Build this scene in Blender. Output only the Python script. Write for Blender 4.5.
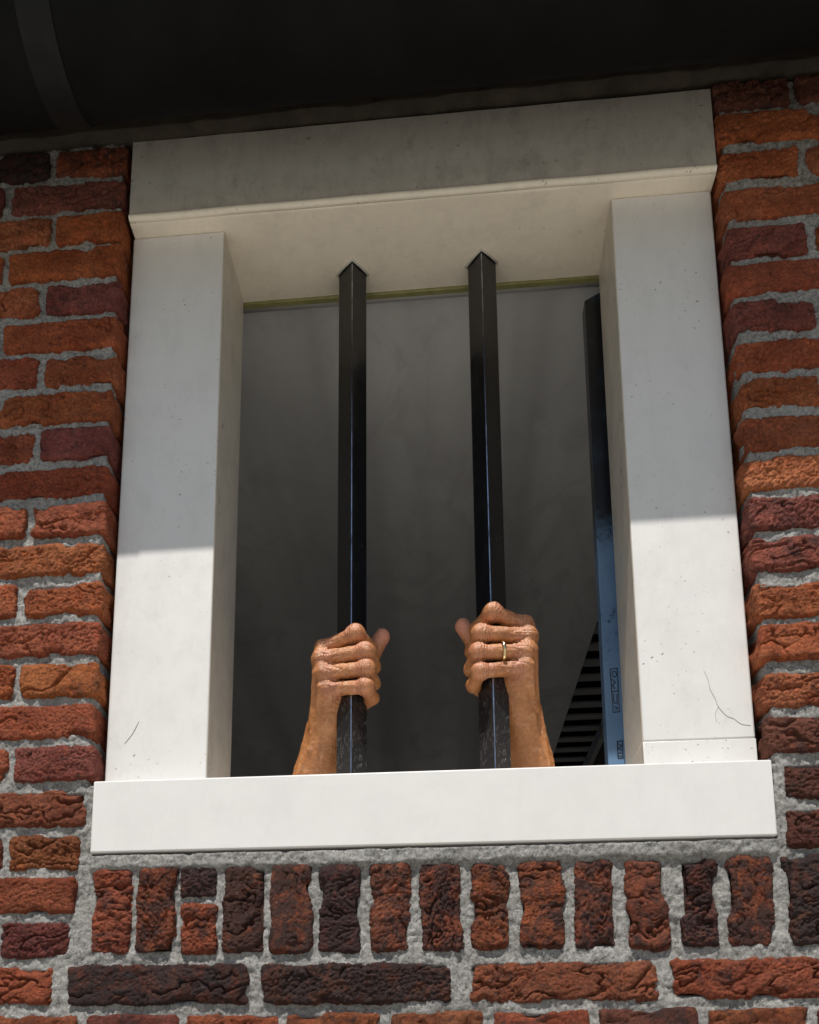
import bpy, bmesh, math, random
import numpy as np
from mathutils import Vector

# ------------------------------------------------------------------ scene, camera, light
for o in list(bpy.data.objects): bpy.data.objects.remove(o)
S = bpy.context.scene
COL = S.collection
random.seed(7)

cam = bpy.data.cameras.new('camera')
cam.sensor_fit = 'VERTICAL'; cam.sensor_height = 36.0
cam.lens = 847.6 * 36.0 / 1024.0
cam.shift_x = 40.7 / 1024.0; cam.shift_y = 451.2 / 1024.0
cam.clip_start = 0.02; cam.clip_end = 2000
cam_o = bpy.data.objects.new('camera', cam); COL.objects.link(cam_o)
cam_o.location = (.0122, -.9087, -.3592)
cam_o.rotation_euler = (1.7386, .0011, .0803)
S.camera = cam_o

SUN_DIR = Vector((.15, 1.0, -2.05)).normalized()        # direction the light travels
elev = math.asin(-SUN_DIR.z)
W = bpy.data.worlds.new('World'); S.world = W; W.use_nodes = True
nt = W.node_tree; nt.nodes.clear()
sky = nt.nodes.new('ShaderNodeTexSky'); sky.sky_type = 'NISHITA'; sky.sun_disc = False
sky.sun_elevation = elev; sky.sun_rotation = math.atan2(-SUN_DIR.x, -SUN_DIR.y)
sky.air_density = 1.15; sky.dust_density = .6
bg = nt.nodes.new('ShaderNodeBackground'); bg.inputs[1].default_value = 0.068
wo = nt.nodes.new('ShaderNodeOutputWorld')
nt.links.new(sky.outputs[0], bg.inputs[0]); nt.links.new(bg.outputs[0], wo.inputs[0])

sun = bpy.data.lights.new('sun', 'SUN'); sun.energy = 4.9; sun.angle = math.radians(.53); sun.color = (1, .965, .915)
sun_o = bpy.data.objects.new('sun', sun); COL.objects.link(sun_o)
sun_o.rotation_euler = SUN_DIR.to_track_quat('-Z', 'Y').to_euler(); sun_o.location = (0, -3, 5)

S.render.engine = 'CYCLES'
S.view_settings.view_transform = 'Standard'; S.view_settings.look = 'None'
S.view_settings.exposure = 0.0; S.view_settings.gamma = 1.0; S.view_settings.use_curve_mapping = False
S.cycles.max_bounces = 8; S.cycles.diffuse_bounces = 5

# ------------------------------------------------------------------ noise and mesh helpers
_perm = np.random.RandomState(11).permutation(256).astype(np.int64)
_perm = np.concatenate([_perm, _perm, _perm])
_g = np.random.RandomState(5).normal(size=(256, 3)); _g /= np.linalg.norm(_g, axis=1)[:, None]

def perlin(p):
    p = np.asarray(p, dtype=np.float64)
    i = np.floor(p).astype(np.int64); f = p - i; i &= 255
    u = f * f * f * (f * (f * 6 - 15) + 10)
    out = np.zeros(len(p))
    for dx in (0, 1):
        wx = u[:, 0] if dx else 1 - u[:, 0]
        for dy in (0, 1):
            wy = u[:, 1] if dy else 1 - u[:, 1]
            for dz in (0, 1):
                wz = u[:, 2] if dz else 1 - u[:, 2]
                h = _perm[_perm[_perm[(i[:, 0] + dx) & 255] + ((i[:, 1] + dy) & 255)] + ((i[:, 2] + dz) & 255)]
                g = _g[h]
                out += wx * wy * wz * (g[:, 0] * (f[:, 0] - dx) + g[:, 1] * (f[:, 1] - dy) + g[:, 2] * (f[:, 2] - dz))
    return out * 1.5

def fbm(p, n=3):
    s = 0; a = 1.0
    for k in range(n):
        s = s + a * perlin(p * (2.03 ** k) + 17.3 * k); a *= .5
    return s

def sstep(a, b, x):
    t = np.clip((x - a) / (b - a), 0, 1); return t * t * (3 - 2 * t)

def mesh_np(name, V, F, smooth=True):
    V = np.asarray(V, dtype=np.float32); F = np.asarray(F, dtype=np.int32)
    me = bpy.data.meshes.new(name)
    me.vertices.add(len(V)); me.vertices.foreach_set('co', V.ravel())
    k = F.shape[1]
    me.loops.add(F.size); me.loops.foreach_set('vertex_index', F.ravel())
    me.polygons.add(len(F)); me.polygons.foreach_set('loop_start', np.arange(0, F.size, k, dtype=np.int32))
    me.polygons.foreach_set('loop_total', np.full(len(F), k, dtype=np.int32))
    if smooth: me.polygons.foreach_set('use_smooth', np.ones(len(F), dtype=bool))
    me.update(calc_edges=True); me.validate()
    return me

def link(name, me, mat=None, parent=None, loc=None):
    o = bpy.data.objects.new(name, me); COL.objects.link(o)
    if mat is not None and me is not None and not me.materials: me.materials.append(mat)
    if parent is not None: o.parent = parent
    if loc is not None: o.location = loc
    return o

def tag(o, label=None, cat=None, group=None, kind=None):
    if label: o['label'] = label
    if cat: o['category'] = cat
    if group: o['group'] = group
    if kind: o['kind'] = kind
    return o

def thing(name, label, cat, loc=(0, 0, 0), group=None):
    o = bpy.data.objects.new(name, None); COL.objects.link(o); o.location = loc; o.empty_display_size = .05
    return tag(o, label, cat, group)

def lattice(xs, ys, zs):
    """surface of a box as a shared-vertex lattice: verts, quads"""
    nx, ny, nz = len(xs), len(ys), len(zs)
    gi = -np.ones((nx, ny, nz), dtype=np.int64)
    m = np.zeros((nx, ny, nz), dtype=bool)
    m[0] = m[-1] = True; m[:, 0] = m[:, -1] = True; m[:, :, 0] = m[:, :, -1] = True
    I = np.argwhere(m); gi[m] = np.arange(len(I))
    V = np.stack([np.asarray(xs)[I[:, 0]], np.asarray(ys)[I[:, 1]], np.asarray(zs)[I[:, 2]]], 1)
    Q = []
    def q(a, flip):
        A = np.stack([a[:-1, :-1], a[1:, :-1], a[1:, 1:], a[:-1, 1:]], -1).reshape(-1, 4)
        Q.append(A[:, ::-1] if flip else A)
    q(gi[:, 0, :], False); q(gi[:, -1, :], True)
    q(gi[0, :, :], True); q(gi[-1, :, :], False)
    q(gi[:, :, 0], True); q(gi[:, :, -1], False)
    return V, np.concatenate(Q)

def box_bm(x0, x1, y0, y1, z0, z1, bev=.003, seg=2):
    bm = bmesh.new()
    bmesh.ops.create_cube(bm, size=1.0)
    for v in bm.verts:
        v.co = Vector((x0 if v.co.x < 0 else x1, y0 if v.co.y < 0 else y1, z0 if v.co.z < 0 else z1))
    if bev: bmesh.ops.bevel(bm, geom=bm.edges[:], offset=bev, segments=seg, affect='EDGES', profile=.6)
    return bm

def from_bm(bm, name, smooth=True):
    me = bpy.data.meshes.new(name); bm.to_mesh(me); bm.free()
    if smooth:
        me.set_sharp_from_angle(angle=math.radians(40))
        mx = max(p.area for p in me.polygons)
        me.polygons.foreach_set('use_smooth', np.array([p.area < .2 * mx for p in me.polygons]))
    return me

def box(name, b, mat, parent=None, bev=.003, seg=2):
    return link(name, from_bm(box_bm(*b, bev, seg), name), mat, parent)

def tube_np(path, radii, n=10, closed=False):
    path = [Vector(p) for p in path]; N = len(path)
    V = []; F = []
    up = Vector((0, 0, 1))
    for i, p in enumerate(path):
        t = (path[(i + 1) % N] - path[i - 1]) if closed else (path[min(i + 1, N - 1)] - path[max(i - 1, 0)])
        t.normalize()
        a = t.cross(up)
        if a.length < 1e-4: a = t.cross(Vector((1, 0, 0)))
        a.normalize(); b = t.cross(a)
        r = radii[i] if hasattr(radii, '__len__') else radii
        for k in range(n):
            w = 2 * math.pi * k / n
            V.append(p + r * (math.cos(w) * a + math.sin(w) * b))
    for i in range(N if closed else N - 1):
        for k in range(n):
            F.append((i * n + k, ((i + 1) % N) * n + k, ((i + 1) % N) * n + (k + 1) % n, i * n + (k + 1) % n))
    return np.array([tuple(v) for v in V]), np.array(F)

# ------------------------------------------------------------------ materials
def mat_new(name):
    m = bpy.data.materials.new(name); m.use_nodes = True
    t = m.node_tree; t.nodes.clear()
    out = t.nodes.new('ShaderNodeOutputMaterial'); b = t.nodes.new('ShaderNodeBsdfPrincipled')
    t.links.new(b.outputs[0], out.inputs[0])
    return m, t, b

class NB:
    """small node builder"""
    def __init__(s, t): s.t = t
    def n(s, typ, **kw):
        nd = s.t.nodes.new(typ)
        for k, v in kw.items():
            if k.startswith('i_'):
                key = k[2:]; key = int(key) if key.isdigit() else key
                s.put(nd.inputs[key], v)
            else: setattr(nd, k, v)
        return nd
    def put(s, sock, v):
        if isinstance(v, bpy.types.NodeSocket): s.t.links.new(v, sock)
        else: sock.default_value = v
    def noise(s, vec, scale, detail=4, rough=.55, dist=0.0):
        nd = s.n('ShaderNodeTexNoise', i_Scale=scale, i_Detail=detail, i_Roughness=rough, i_Distortion=dist)
        s.put(nd.inputs['Vector'], vec); return nd.outputs['Fac']
    def ramp(s, fac, stops, interp='LINEAR'):
        nd = s.n('ShaderNodeValToRGB'); nd.color_ramp.interpolation = interp
        e = nd.color_ramp.elements
        while len(e) < len(stops): e.new(.5)
        for el, (p, c) in zip(e, stops):
            el.position = p; el.color = (c, c, c, 1) if not hasattr(c, '__len__') else (*c[:3], 1)
        s.put(nd.inputs[0], fac); return nd.outputs[0]
    def mix(s, fac, a, b, mode='MIX'):
        nd = s.n('ShaderNodeMix', data_type='RGBA', blend_type=mode)
        s.put(nd.inputs[0], fac)
        for sock, v in ((nd.inputs[6], a), (nd.inputs[7], b)):
            s.put(sock, v if isinstance(v, bpy.types.NodeSocket) else (*v[:3], 1))
        return nd.outputs[2]
    def math(s, op, a, b=0.0, c=0.0, clamp=False):
        nd = s.n('ShaderNodeMath', operation=op, use_clamp=clamp)
        for k, v in enumerate((a, b, c)): s.put(nd.inputs[k], v)
        return nd.outputs[0]
    def mapping(s, vec, scale=(1, 1, 1), loc=(0, 0, 0), rot=(0, 0, 0)):
        nd = s.n('ShaderNodeMapping'); s.put(nd.inputs[0], vec)
        nd.inputs['Scale'].default_value = scale; nd.inputs['Location'].default_value = loc; nd.inputs['Rotation'].default_value = rot
        return nd.outputs[0]
    def bump(s, h, strength, dist, normal=None):
        nd = s.n('ShaderNodeBump', i_Strength=strength, i_Distance=dist); s.put(nd.inputs['Height'], h)
        if normal is not None: s.put(nd.inputs['Normal'], normal)
        return nd.outputs[0]

def m_brick():
    m, t, b = mat_new('handmade_brick'); N = NB(t)
    oi = N.n('ShaderNodeObjectInfo'); tc = N.n('ShaderNodeTexCoord').outputs['Object']
    off = N.n('ShaderNodeVectorMath', operation='SCALE'); N.put(off.inputs[0], (37., 11., 23.)); N.put(off.inputs['Scale'], oi.outputs['Random'])
    ad = N.n('ShaderNodeVectorMath', operation='ADD'); N.put(ad.inputs[0], tc); N.put(ad.inputs[1], off.outputs[0])
    v = ad.outputs[0]
    big = N.noise(v, 22, 4, .6, .4)
    fine = N.noise(v, 260, 5, .7)
    c = oi.outputs['Color']
    c = N.mix(N.ramp(big, [(.32, 1.), (.62, 0.)]), c, (.62, .52, .5), 'MULTIPLY')
    c = N.mix(N.ramp(N.noise(v, 46, 3, .6, 1.), [(.5, 0.), (.72, .75)]), c, (1.35, 1.12, .95), 'MULTIPLY')
    c = N.mix(1.0, c, N.ramp(fine, [(.28, .45), (.5, 1.), (.75, 1.42)]), 'MULTIPLY')
    c = N.mix(1.0, c, N.ramp(N.noise(v, 800, 3, .6), [(.3, .6), (.5, 1.), (.7, 1.35)]), 'MULTIPLY')
    # charred, kiln-black skin: amount from the object's alpha
    ch = N.noise(v, 52, 7, .72, .8)
    thr = N.math('SUBTRACT', 1.02, N.math('MULTIPLY', oi.outputs['Alpha'], .72))
    f = N.math('MULTIPLY', N.math('SUBTRACT', ch, N.math('MULTIPLY', thr, .62)), 6.0, clamp=True)
    c = N.mix(N.math('MULTIPLY', f, .82), c, (.034, .029, .030))
    # mortar haze and sand grains on the skin
    c = N.mix(N.ramp(N.noise(v, 420, 2, .5), [(.70, 0.), (.78, .55)]), c, (.42, .36, .31))
    c = N.mix(N.ramp(N.noise(v, 70, 5, .75), [(.64, 0.), (.8, .4)]), c, (.36, .33, .31))
    t.links.new(c, b.inputs['Base Color']); b.inputs['Roughness'].default_value = .88
    b.inputs['Specular IOR Level'].default_value = .25
    n1 = N.bump(N.noise(v, 250, 7, .8, .5), 1.0, .005)
    n2 = N.bump(N.noise(v, 800, 4, .75), .9, .0016, n1)
    t.links.new(n2, b.inputs['Normal'])
    return m

def m_mortar():
    m, t, b = mat_new('grey_mortar'); N = NB(t)
    v = N.n('ShaderNodeTexCoord').outputs['Object']
    big = N.noise(v, 9, 4, .6)
    grain = N.noise(v, 330, 4, .8)
    c = N.ramp(big, [(.3, (.36, .345, .32)), (.7, (.48, .465, .435))])
    c = N.mix(1., c, N.ramp(grain, [(.3, .35), (.48, 1.), (.7, 1.4)]), 'MULTIPLY')
    c = N.mix(1., c, N.ramp(N.noise(v, 190, 3, .7), [(.34, .6), (.5, 1.), (.68, 1.2)]), 'MULTIPLY')
    c = N.mix(N.ramp(N.noise(v, 600, 1), [(.64, 0.), (.70, .75)]), c, (.70, .67, .62))
    c = N.mix(N.ramp(N.noise(v, 24, 5, .7), [(.55, 0.), (.75, .6)]), c, (.17, .15, .13))
    c = N.mix(N.ramp(N.noise(v, 13, 5, .6, .5), [(.55, 0.), (.7, .35)]), c, (.58, .56, .52))
    t.links.new(c, b.inputs['Base Color']); b.inputs['Roughness'].default_value = .95
    b.inputs['Specular IOR Level'].default_value = .15
    n1 = N.bump(N.noise(v, 170, 7, .8), 1.0, .004)
    n2 = N.bump(N.noise(v, 600, 4, .8), .9, .0018, n1)
    t.links.new(n2, b.inputs['Normal'])
    return m

def m_paint(name, grime, base=(.73, .712, .68), rough=.38, seed=0.0, specks=.75):
    m, t, b = mat_new(name); N = NB(t)
    v = N.mapping(N.n('ShaderNodeTexCoord').outputs['Object'], loc=(seed, seed, seed))
    c = N.mix(N.ramp(N.noise(v, 4, 6, .6), [(.35, 0.), (.75, .3)]), base, tuple(x * y for x, y in zip(base, (.90, .885, .86))))
    # vertical runs of dirt
    vs = N.mapping(v, scale=(1, 1, .12))
    c = N.mix(N.ramp(N.noise(vs, 55, 5, .65), [(.5, 0.), (.85, .55 * grime)]), c, (.30, .28, .25))
    # mildew clouds
    c = N.mix(N.math('MULTIPLY', N.ramp(N.noise(N.mapping(v, scale=(1, 1, .6)), 34, 7, .8, .2), [(.48, 0.), (.70, 1.)]), .75 * grime), c, (.20, .19, .165))
    # fly specks and chips
    sp = N.math('MULTIPLY', N.ramp(N.noise(v, 190, 2, .5), [(.675, 0.), (.72, 1.)]), N.ramp(N.noise(v, 11, 3), [(.44, 0.), (.6, 1.)]))
    c = N.mix(N.math('MULTIPLY', sp, specks), c, (.07, .06, .05))
    t.links.new(c, b.inputs['Base Color'])
    t.links.new(N.ramp(N.noise(v, 25, 4), [(.3, rough - .08), (.7, rough + .18)]), b.inputs['Roughness'])
    n1 = N.bump(N.noise(N.mapping(v, scale=(1, 1, .25)), 90, 4, .5), .12, .002)
    n2 = N.bump(N.noise(v, 20, 3, .5), .10, .006, n1)
    t.links.new(n2, b.inputs['Normal'])
    return m

def m_bar():
    m, t, b = mat_new('black_bar_paint'); N = NB(t)
    v = N.n('ShaderNodeTexCoord').outputs['Object']
    # scuffs concentrated near the foot, where paint has rubbed away
    z = N.n('ShaderNodeSeparateXYZ'); N.put(z.inputs[0], v)
    foot = N.ramp(z.outputs[2], [(.02, 1.), (.09, .35), (.2, 0.)])
    sc = N.math('MULTIPLY', N.ramp(N.noise(N.mapping(v, scale=(1, 1, .35), rot=(.3, .2, 0)), 240, 6, .8, 1.5), [(.52, 0.), (.66, 1.)]), N.ramp(N.noise(v, 26, 5, .7, 1.), [(.45, 0.), (.6, 1.)]))
    c = N.mix(N.math('MULTIPLY', foot, .30), (.008, .008, .009), (.11, .10, .095))
    c = N.mix(N.math('MULTIPLY', sc, N.math('ADD', foot, .06), clamp=True), c, (.46, .46, .45))
    t.links.new(c, b.inputs['Base Color'])
    r = N.ramp(N.noise(v, 40, 4), [(.3, .10), (.75, .22)])
    t.links.new(r, b.inputs['Roughness'])
    b.inputs['Specular IOR Level'].default_value = .42
    b.inputs['Coat Weight'].default_value = .0
    t.links.new(N.bump(N.noise(v, 60, 4, .5), .07, .002), b.inputs['Normal'])
    return m

def m_plain(name, col, rough=.7, metal=0., var=.25, scale=30, bump=.15, spec=.4):
    m, t, b = mat_new(name); N = NB(t)
    v = N.n('ShaderNodeTexCoord').outputs['Object']
    f = N.noise(v, scale, 5, .6)
    c = N.mix(1., col, N.ramp(f, [(.25, 1 - var), (.75, 1 + var)]), 'MULTIPLY')
    t.links.new(c, b.inputs['Base Color'])
    b.inputs['Roughness'].default_value = rough; b.inputs['Metallic'].default_value = metal
    b.inputs['Specular IOR Level'].default_value = spec
    if bump: t.links.new(N.bump(N.noise(v, scale * 4, 4), bump, .003), b.inputs['Normal'])
    return m

def m_post():
    m, t, b = mat_new('post_paint_sky_reflection'); N = NB(t)
    v = N.n('ShaderNodeTexCoord').outputs['Object']
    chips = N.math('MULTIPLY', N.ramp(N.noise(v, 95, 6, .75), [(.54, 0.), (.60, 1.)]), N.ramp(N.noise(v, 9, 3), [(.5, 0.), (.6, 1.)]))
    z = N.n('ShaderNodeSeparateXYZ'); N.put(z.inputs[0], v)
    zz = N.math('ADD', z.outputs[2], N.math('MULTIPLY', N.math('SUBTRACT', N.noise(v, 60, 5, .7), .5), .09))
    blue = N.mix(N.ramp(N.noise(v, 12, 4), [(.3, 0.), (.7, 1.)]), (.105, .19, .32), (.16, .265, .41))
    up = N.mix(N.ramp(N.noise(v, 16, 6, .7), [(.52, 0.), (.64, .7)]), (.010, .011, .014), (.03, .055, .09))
    c = N.mix(N.ramp(zz, [(.355, 0.), (.415, 1.)]), blue, up)  # sky reflection painted in: blue below, dark above where the gutter would mirror
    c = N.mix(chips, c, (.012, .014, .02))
    t.links.new(c, b.inputs['Base Color']); b.inputs['Roughness'].default_value = .3
    b.inputs['Specular IOR Level'].default_value = .5
    t.links.new(N.bump(N.noise(v, 60, 4), .12, .002), b.inputs['Normal'])
    return m

def m_skin():
    m, t, b = mat_new('tanned_skin'); N = NB(t)
    v = N.n('ShaderNodeTexCoord').outputs['Object']
    at = N.n('ShaderNodeAttribute', attribute_name='flush')
    c = N.mix(N.ramp(N.noise(v, 45, 4, .6), [(.35, 0.), (.7, 1.)]), (.56, .235, .080), (.38, .135, .040))
    c = N.mix(N.math('MULTIPLY', at.outputs['Fac'], .6, clamp=True), c, (.82, .34, .28))
    c = N.mix(N.ramp(N.noise(v, 330, 3, .7), [(.3, .22), (.55, 0.)]), c, (.20, .085, .04))
    cr = N.n('ShaderNodeAttribute', attribute_name='crease')
    c = N.mix(N.math('MULTIPLY', cr.outputs['Fac'], .6, clamp=True), c, (.13, .045, .02))
    c = N.mix(N.ramp(N.noise(v, 90, 5, .7, .5), [(.52, 0.), (.7, .45)]), c, (.84, .47, .25))
    t.links.new(c, b.inputs['Base Color'])
    b.inputs['Roughness'].default_value = .34
    b.inputs['Specular IOR Level'].default_value = .6
    b.inputs['Subsurface Weight'].default_value = .12
    b.inputs['Subsurface Radius'].default_value = (1., .35, .15); b.inputs['Subsurface Scale'].default_value = .004
    vo = N.n('ShaderNodeTexVoronoi', i_Scale=520., feature='DISTANCE_TO_EDGE'); N.put(vo.inputs['Vector'], v)
    n1 = N.bump(N.ramp(vo.outputs['Distance'], [(0., 0.), (.25, 1.)]), .35, .0009)
    n2 = N.bump(N.noise(v, 160, 5, .65), .45, .0018, n1)
    t.links.new(n2, b.inputs['Normal'])
    return m

def m_plaster():
    m, t, b = mat_new('grey_ceiling_plaster'); N = NB(t)
    v = N.n('ShaderNodeTexCoord').outputs['Object']
    c = N.ramp(N.noise(v, 1.6, 4, .55, .5), [(.3, (.74, .74, .73)), (.7, (.88, .88, .87))])
    st = N.noise(N.mapping(v, scale=(7, .35, 1)), 1.0, 3, .5)
    c = N.mix(1., c, N.ramp(st, [(.3, .70), (.5, 1.0), (.7, 1.12)]), 'MULTIPLY')
    sm = N.noise(N.mapping(v, scale=(3, 2, 1)), 2.2, 5, .6, 1.6)
    c = N.mix(N.ramp(sm, [(.50, 0.), (.75, .5)]), c, (.50, .49, .47))
    c = N.mix(N.ramp(N.noise(N.mapping(v, scale=(4, 6, 1), loc=(3, 1, 0)), 2., 4, .7, 1.), [(.62, 0.), (.74, .5)]), c, (.9, .9, .88))
    t.links.new(c, b.inputs['Base Color']); b.inputs['Roughness'].default_value = .7
    t.links.new(N.bump(N.noise(v, 30, 4), .1, .004), b.inputs['Normal'])
    return m

def m_walltex():
    m, t, b = mat_new('far_brickwork'); N = NB(t)
    v = N.n('ShaderNodeTexCoord').outputs['Object']
    sx = N.n('ShaderNodeSeparateXYZ'); N.put(sx.inputs[0], v)
    cx = N.n('ShaderNodeCombineXYZ'); N.put(cx.inputs[0], sx.outputs[0]); N.put(cx.inputs[1], sx.outputs[2])
    br = N.n('ShaderNodeTexBrick', i_Scale=1.0)
    N.put(br.inputs['Vector'], cx.outputs[0])
    br.inputs['Brick Width'].default_value = .212; br.inputs['Row Height'].default_value = .0517; br.inputs['Mortar Size'].default_value = .006
    br.inputs['Color1'].default_value = (.30, .09, .045, 1); br.inputs['Color2'].default_value = (.17, .055, .04, 1); br.inputs['Mortar'].default_value = (.36, .35, .33, 1)
    c = N.mix(1., br.outputs['Color'], N.ramp(N.noise(v, 90, 5, .7), [(.3, .6), (.7, 1.3)]), 'MULTIPLY')
    t.links.new(c, b.inputs['Base Color']); b.inputs['Roughness'].default_value = .9
    t.links.new(N.bump(br.outputs['Fac'], -.6, .006), b.inputs['Normal'])
    return m

M = dict(brick=m_brick(), mortar=m_mortar(),
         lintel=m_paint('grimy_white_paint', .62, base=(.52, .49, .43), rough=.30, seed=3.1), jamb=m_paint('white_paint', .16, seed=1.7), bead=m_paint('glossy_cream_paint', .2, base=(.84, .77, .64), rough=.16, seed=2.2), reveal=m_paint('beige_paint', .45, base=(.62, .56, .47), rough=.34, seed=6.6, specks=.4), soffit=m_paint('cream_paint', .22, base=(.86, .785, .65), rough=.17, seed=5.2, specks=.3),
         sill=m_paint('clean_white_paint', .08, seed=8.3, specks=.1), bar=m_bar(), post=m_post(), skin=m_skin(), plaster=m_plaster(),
         walltex=m_walltex(),
         zinc=m_plain('dark_zinc', (.007, .007, .0068), .85, 0., .45, 9, .1, .12),
         band=m_plain('paler_zinc', (.012, .0118, .0115), .7, 0., .5, 25, .2, .2),
         board=m_plain('dark_weathered_board', (.045, .036, .026), .9, 0., .5, 30, .5),
         room=m_plain('grey_room_paint', (.74, .73, .71), .8, 0., .15, 4, .05),
         floor=m_plain('room_floor_boards', (.36, .31, .25), .7, 0., .2, 8, .1),
         slat=m_plain('grey_slat_paint', (.28, .285, .28), .6, 0., .12, 20, .05),
         seal=m_plain('yellowed_seal', (.26, .25, .10), .5, 0., .25, 60, .1),
         roof=m_plain('roof_tiles_dark', (.10, .06, .045), .85, 0., .3, 8, .2),
         ground=m_plain('pale_paving', (.36, .34, .30), .9, 0., .15, 1.5, .2),
         gold=m_plain('ring_gold', (.80, .62, .33), .18, 1.0, .05, 80, 0.),
         edge=m_plain('worn_steel_edge', (.40, .43, .48), .22, .9, .85, 38, .06),
         ink=m_plain('dark_ink', (.03, .042, .065), .6, 0., .1, 60, 0.),
         crack=m_plain('dirty_hairline', (.40, .38, .35), .9, 0., .2, 80, 0.),
         shirt=m_plain('dark_cotton', (.05, .055, .07), .95, 0., .15, 60, .3),
         trousers=m_plain('dark_denim', (.03, .04, .07), .95, 0., .15, 60, .3),
         hair=m_plain('dark_hair', (.03, .02, .014), .6, 0., .3, 120, .5))

# ------------------------------------------------------------------ ground, roof, room
GZ = -1.96
me = mesh_np('ground', [(-600, -600, GZ), (600, -600, GZ), (600, 600, GZ), (-600, 600, GZ)], [(0, 1, 2, 3)], False)
tag(link('ground', me, M['ground']), kind='structure')

YB = -.025                         # face of the brickwork
# room behind the window
def struct(name, b, mat, parent=None, bev=.0):
    return tag(box(name, b, mat, parent, bev), kind='structure')
ZC = .80; XE = .414
struct('room_floor', (-1.3, 1.5, .10, 3.2, -1.70, -1.60), M['floor'])
struct('ceiling', (-1.3, XE, .125, 2.25, ZC, ZC + .05), M['plaster'])  # stops short of the back wall to admit the added roof daylight
struct('wall_left', (-1.4, -1.3, .10, 3.2, -1.70, 1.2), M['room'])
struct('wall_right', (1.5, 1.6, .10, 3.2, -1.70, 1.2), M['room'])
struct('wall_back', (-1.4, 1.6, 3.2, 3.3, -1.70, 3.9), M['room'])
struct('ceiling_right', (.80, 1.5, .125, 2.25, ZC, ZC + .05), M['plaster'])

# inner leaf of the window wall, around the opening
wi = struct('wall_inner', (-1.4, -.262, .106, .125, -1.7, 1.13), M['room'])
for b in ((.264, 1.6, .106, .125, -1.7, 1.13), (-.262, .264, .106, .125, -1.7, -.02), (-.262, .264, .113, .125, .772, 1.13)):
    box('wall_panel', b, M['room'], wi, 0)

# slatted vent in the ceiling beside the plaster
vent = thing('ceiling_vent', 'grey slatted vent in the ceiling behind the blue post', 'vent', (.60, 2.2, ZC))
def vbox(name, b, rx=0.0):
    x0, x1, y0, y1, z0, z1 = b
    cx, cy, cz = (x0 + x1) / 2, (y0 + y1) / 2, (z0 + z1) / 2
    me = from_bm(box_bm(x0 - cx, x1 - cx, y0 - cy, y1 - cy, z0 - cz, z1 - cz, .002, 1), name)
    o = link(name, me, M['slat'], vent, (cx - .60, cy - 2.2, cz - ZC)); o.rotation_euler.x = rx
    return o
yy = 1.0; sl = None
while yy < 2.2:
    if sl is None: sl = vbox('slat', (XE + .004, .535, yy - .024, yy + .024, ZC + .014, ZC + .020), math.radians(8))
    else:
        o = sl.copy(); COL.objects.link(o); o.parent = vent; o.location = (sl.location.x, yy - 2.2, sl.location.z)
    yy += .081
struct('vent_blackout', (XE, .80, .90, 2.26, ZC + .16, ZC + .18), M['zinc'])  # black backing added above the slats to keep their gaps dark
struct('vent_blackout', (XE, .80, .88, .90, ZC + .05, ZC + .18), M['zinc'])
struct('vent_blackout', (XE, .80, 2.26, 2.28, ZC + .0, ZC + .18), M['zinc'])
vbox('rail', (.538, .555, .95, 2.25, ZC - .012, ZC + .03))
vbox('cover_board', (.557, .798, .95, 2.25, ZC + .002, ZC + .02)).data.materials[0] = M['board']

# roof: slabs around an unseen slot added to bounce daylight onto the ceiling
rf = thing('roof', 'tiled roof slope rising behind the gutter', 'roof', (0, 0, .9))
def slab(x0, x1, ya, yb):
    zt = lambda y: .86 + (y + .20) * .95
    V = [(x0, ya, zt(ya)), (x1, ya, zt(ya)), (x1, yb, zt(yb)), (x0, yb, zt(yb))]
    V = V + [(x, y, z + .06) for x, y, z in V]
    V = [(x, y, z - .9) for x, y, z in V]
    F = [(3, 2, 1, 0), (4, 5, 6, 7), (0, 1, 5, 4), (1, 2, 6, 5), (2, 3, 7, 6), (3, 0, 4, 7)]
    link('roof_slope', mesh_np('roof_slope', V, F, False), M['roof'], rf)
slab(-3, 3, -.20, 1.75); slab(-3, -.75, 1.75, 3.4); slab(1.05, 3, 1.75, 3.4); slab(-.75, 1.05, 1.88, 3.4)
# ------------------------------------------------------------------ gutter and eaves board
GYC, GZC, GR = -.1741, .8252, .07
gut = thing('rain_gutter', 'dark half-round rain gutter running under the eaves above the window', 'gutter', (0, GYC, GZC))
def trough(x0, x1, r0, r1, a0=180, a1=360, n=40):
    V = []; F = []
    for xi, x in enumerate((x0, x1)):
        for r in (r1, r0):
            for k in range(n + 1):
                a = math.radians(a0 + (a1 - a0) * k / n)
                V.append((x, r * math.cos(a), r * math.sin(a)))
    s = n + 1
    for k in range(n):
        F += [(k, k + 1, 2 * s + k + 1, 2 * s + k)]
        F += [(s + k + 1, s + k, 3 * s + k, 3 * s + k + 1)]
        F += [(k + 1, k, s + k, s + k + 1), (2 * s + k, 2 * s + k + 1, 3 * s + k + 1, 3 * s + k)]
    F += [(0, 2 * s, 3 * s, s), (n, s + n, 3 * s + n, 2 * s + n)]
    return V, F
V, F = trough(-3, 3, GR - .002, GR)
link('trough', from_bm((lambda b: (b.from_mesh(mesh_np('t', V, F)), b)[1])(bmesh.new()), 'trough'), M['zinc'], gut)
for xa, xb in ((-.414, -.377), (.49, .527)):
    V, F = trough(xa, xb, GR + .0002, GR + .0012)
    link('joint_band', from_bm((lambda b: (b.from_mesh(mesh_np('t', V, F)), b)[1])(bmesh.new()), 'joint_band'), M['band'], gut)
V, F = tube_np([(-3, -GR - .002, .008), (3, -GR - .002, .008)], .007, 12)
link('rolled_lip', mesh_np('rolled_lip', V, F), M['zinc'], gut)
gut.rotation_euler.y = math.radians(-.45)

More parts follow.
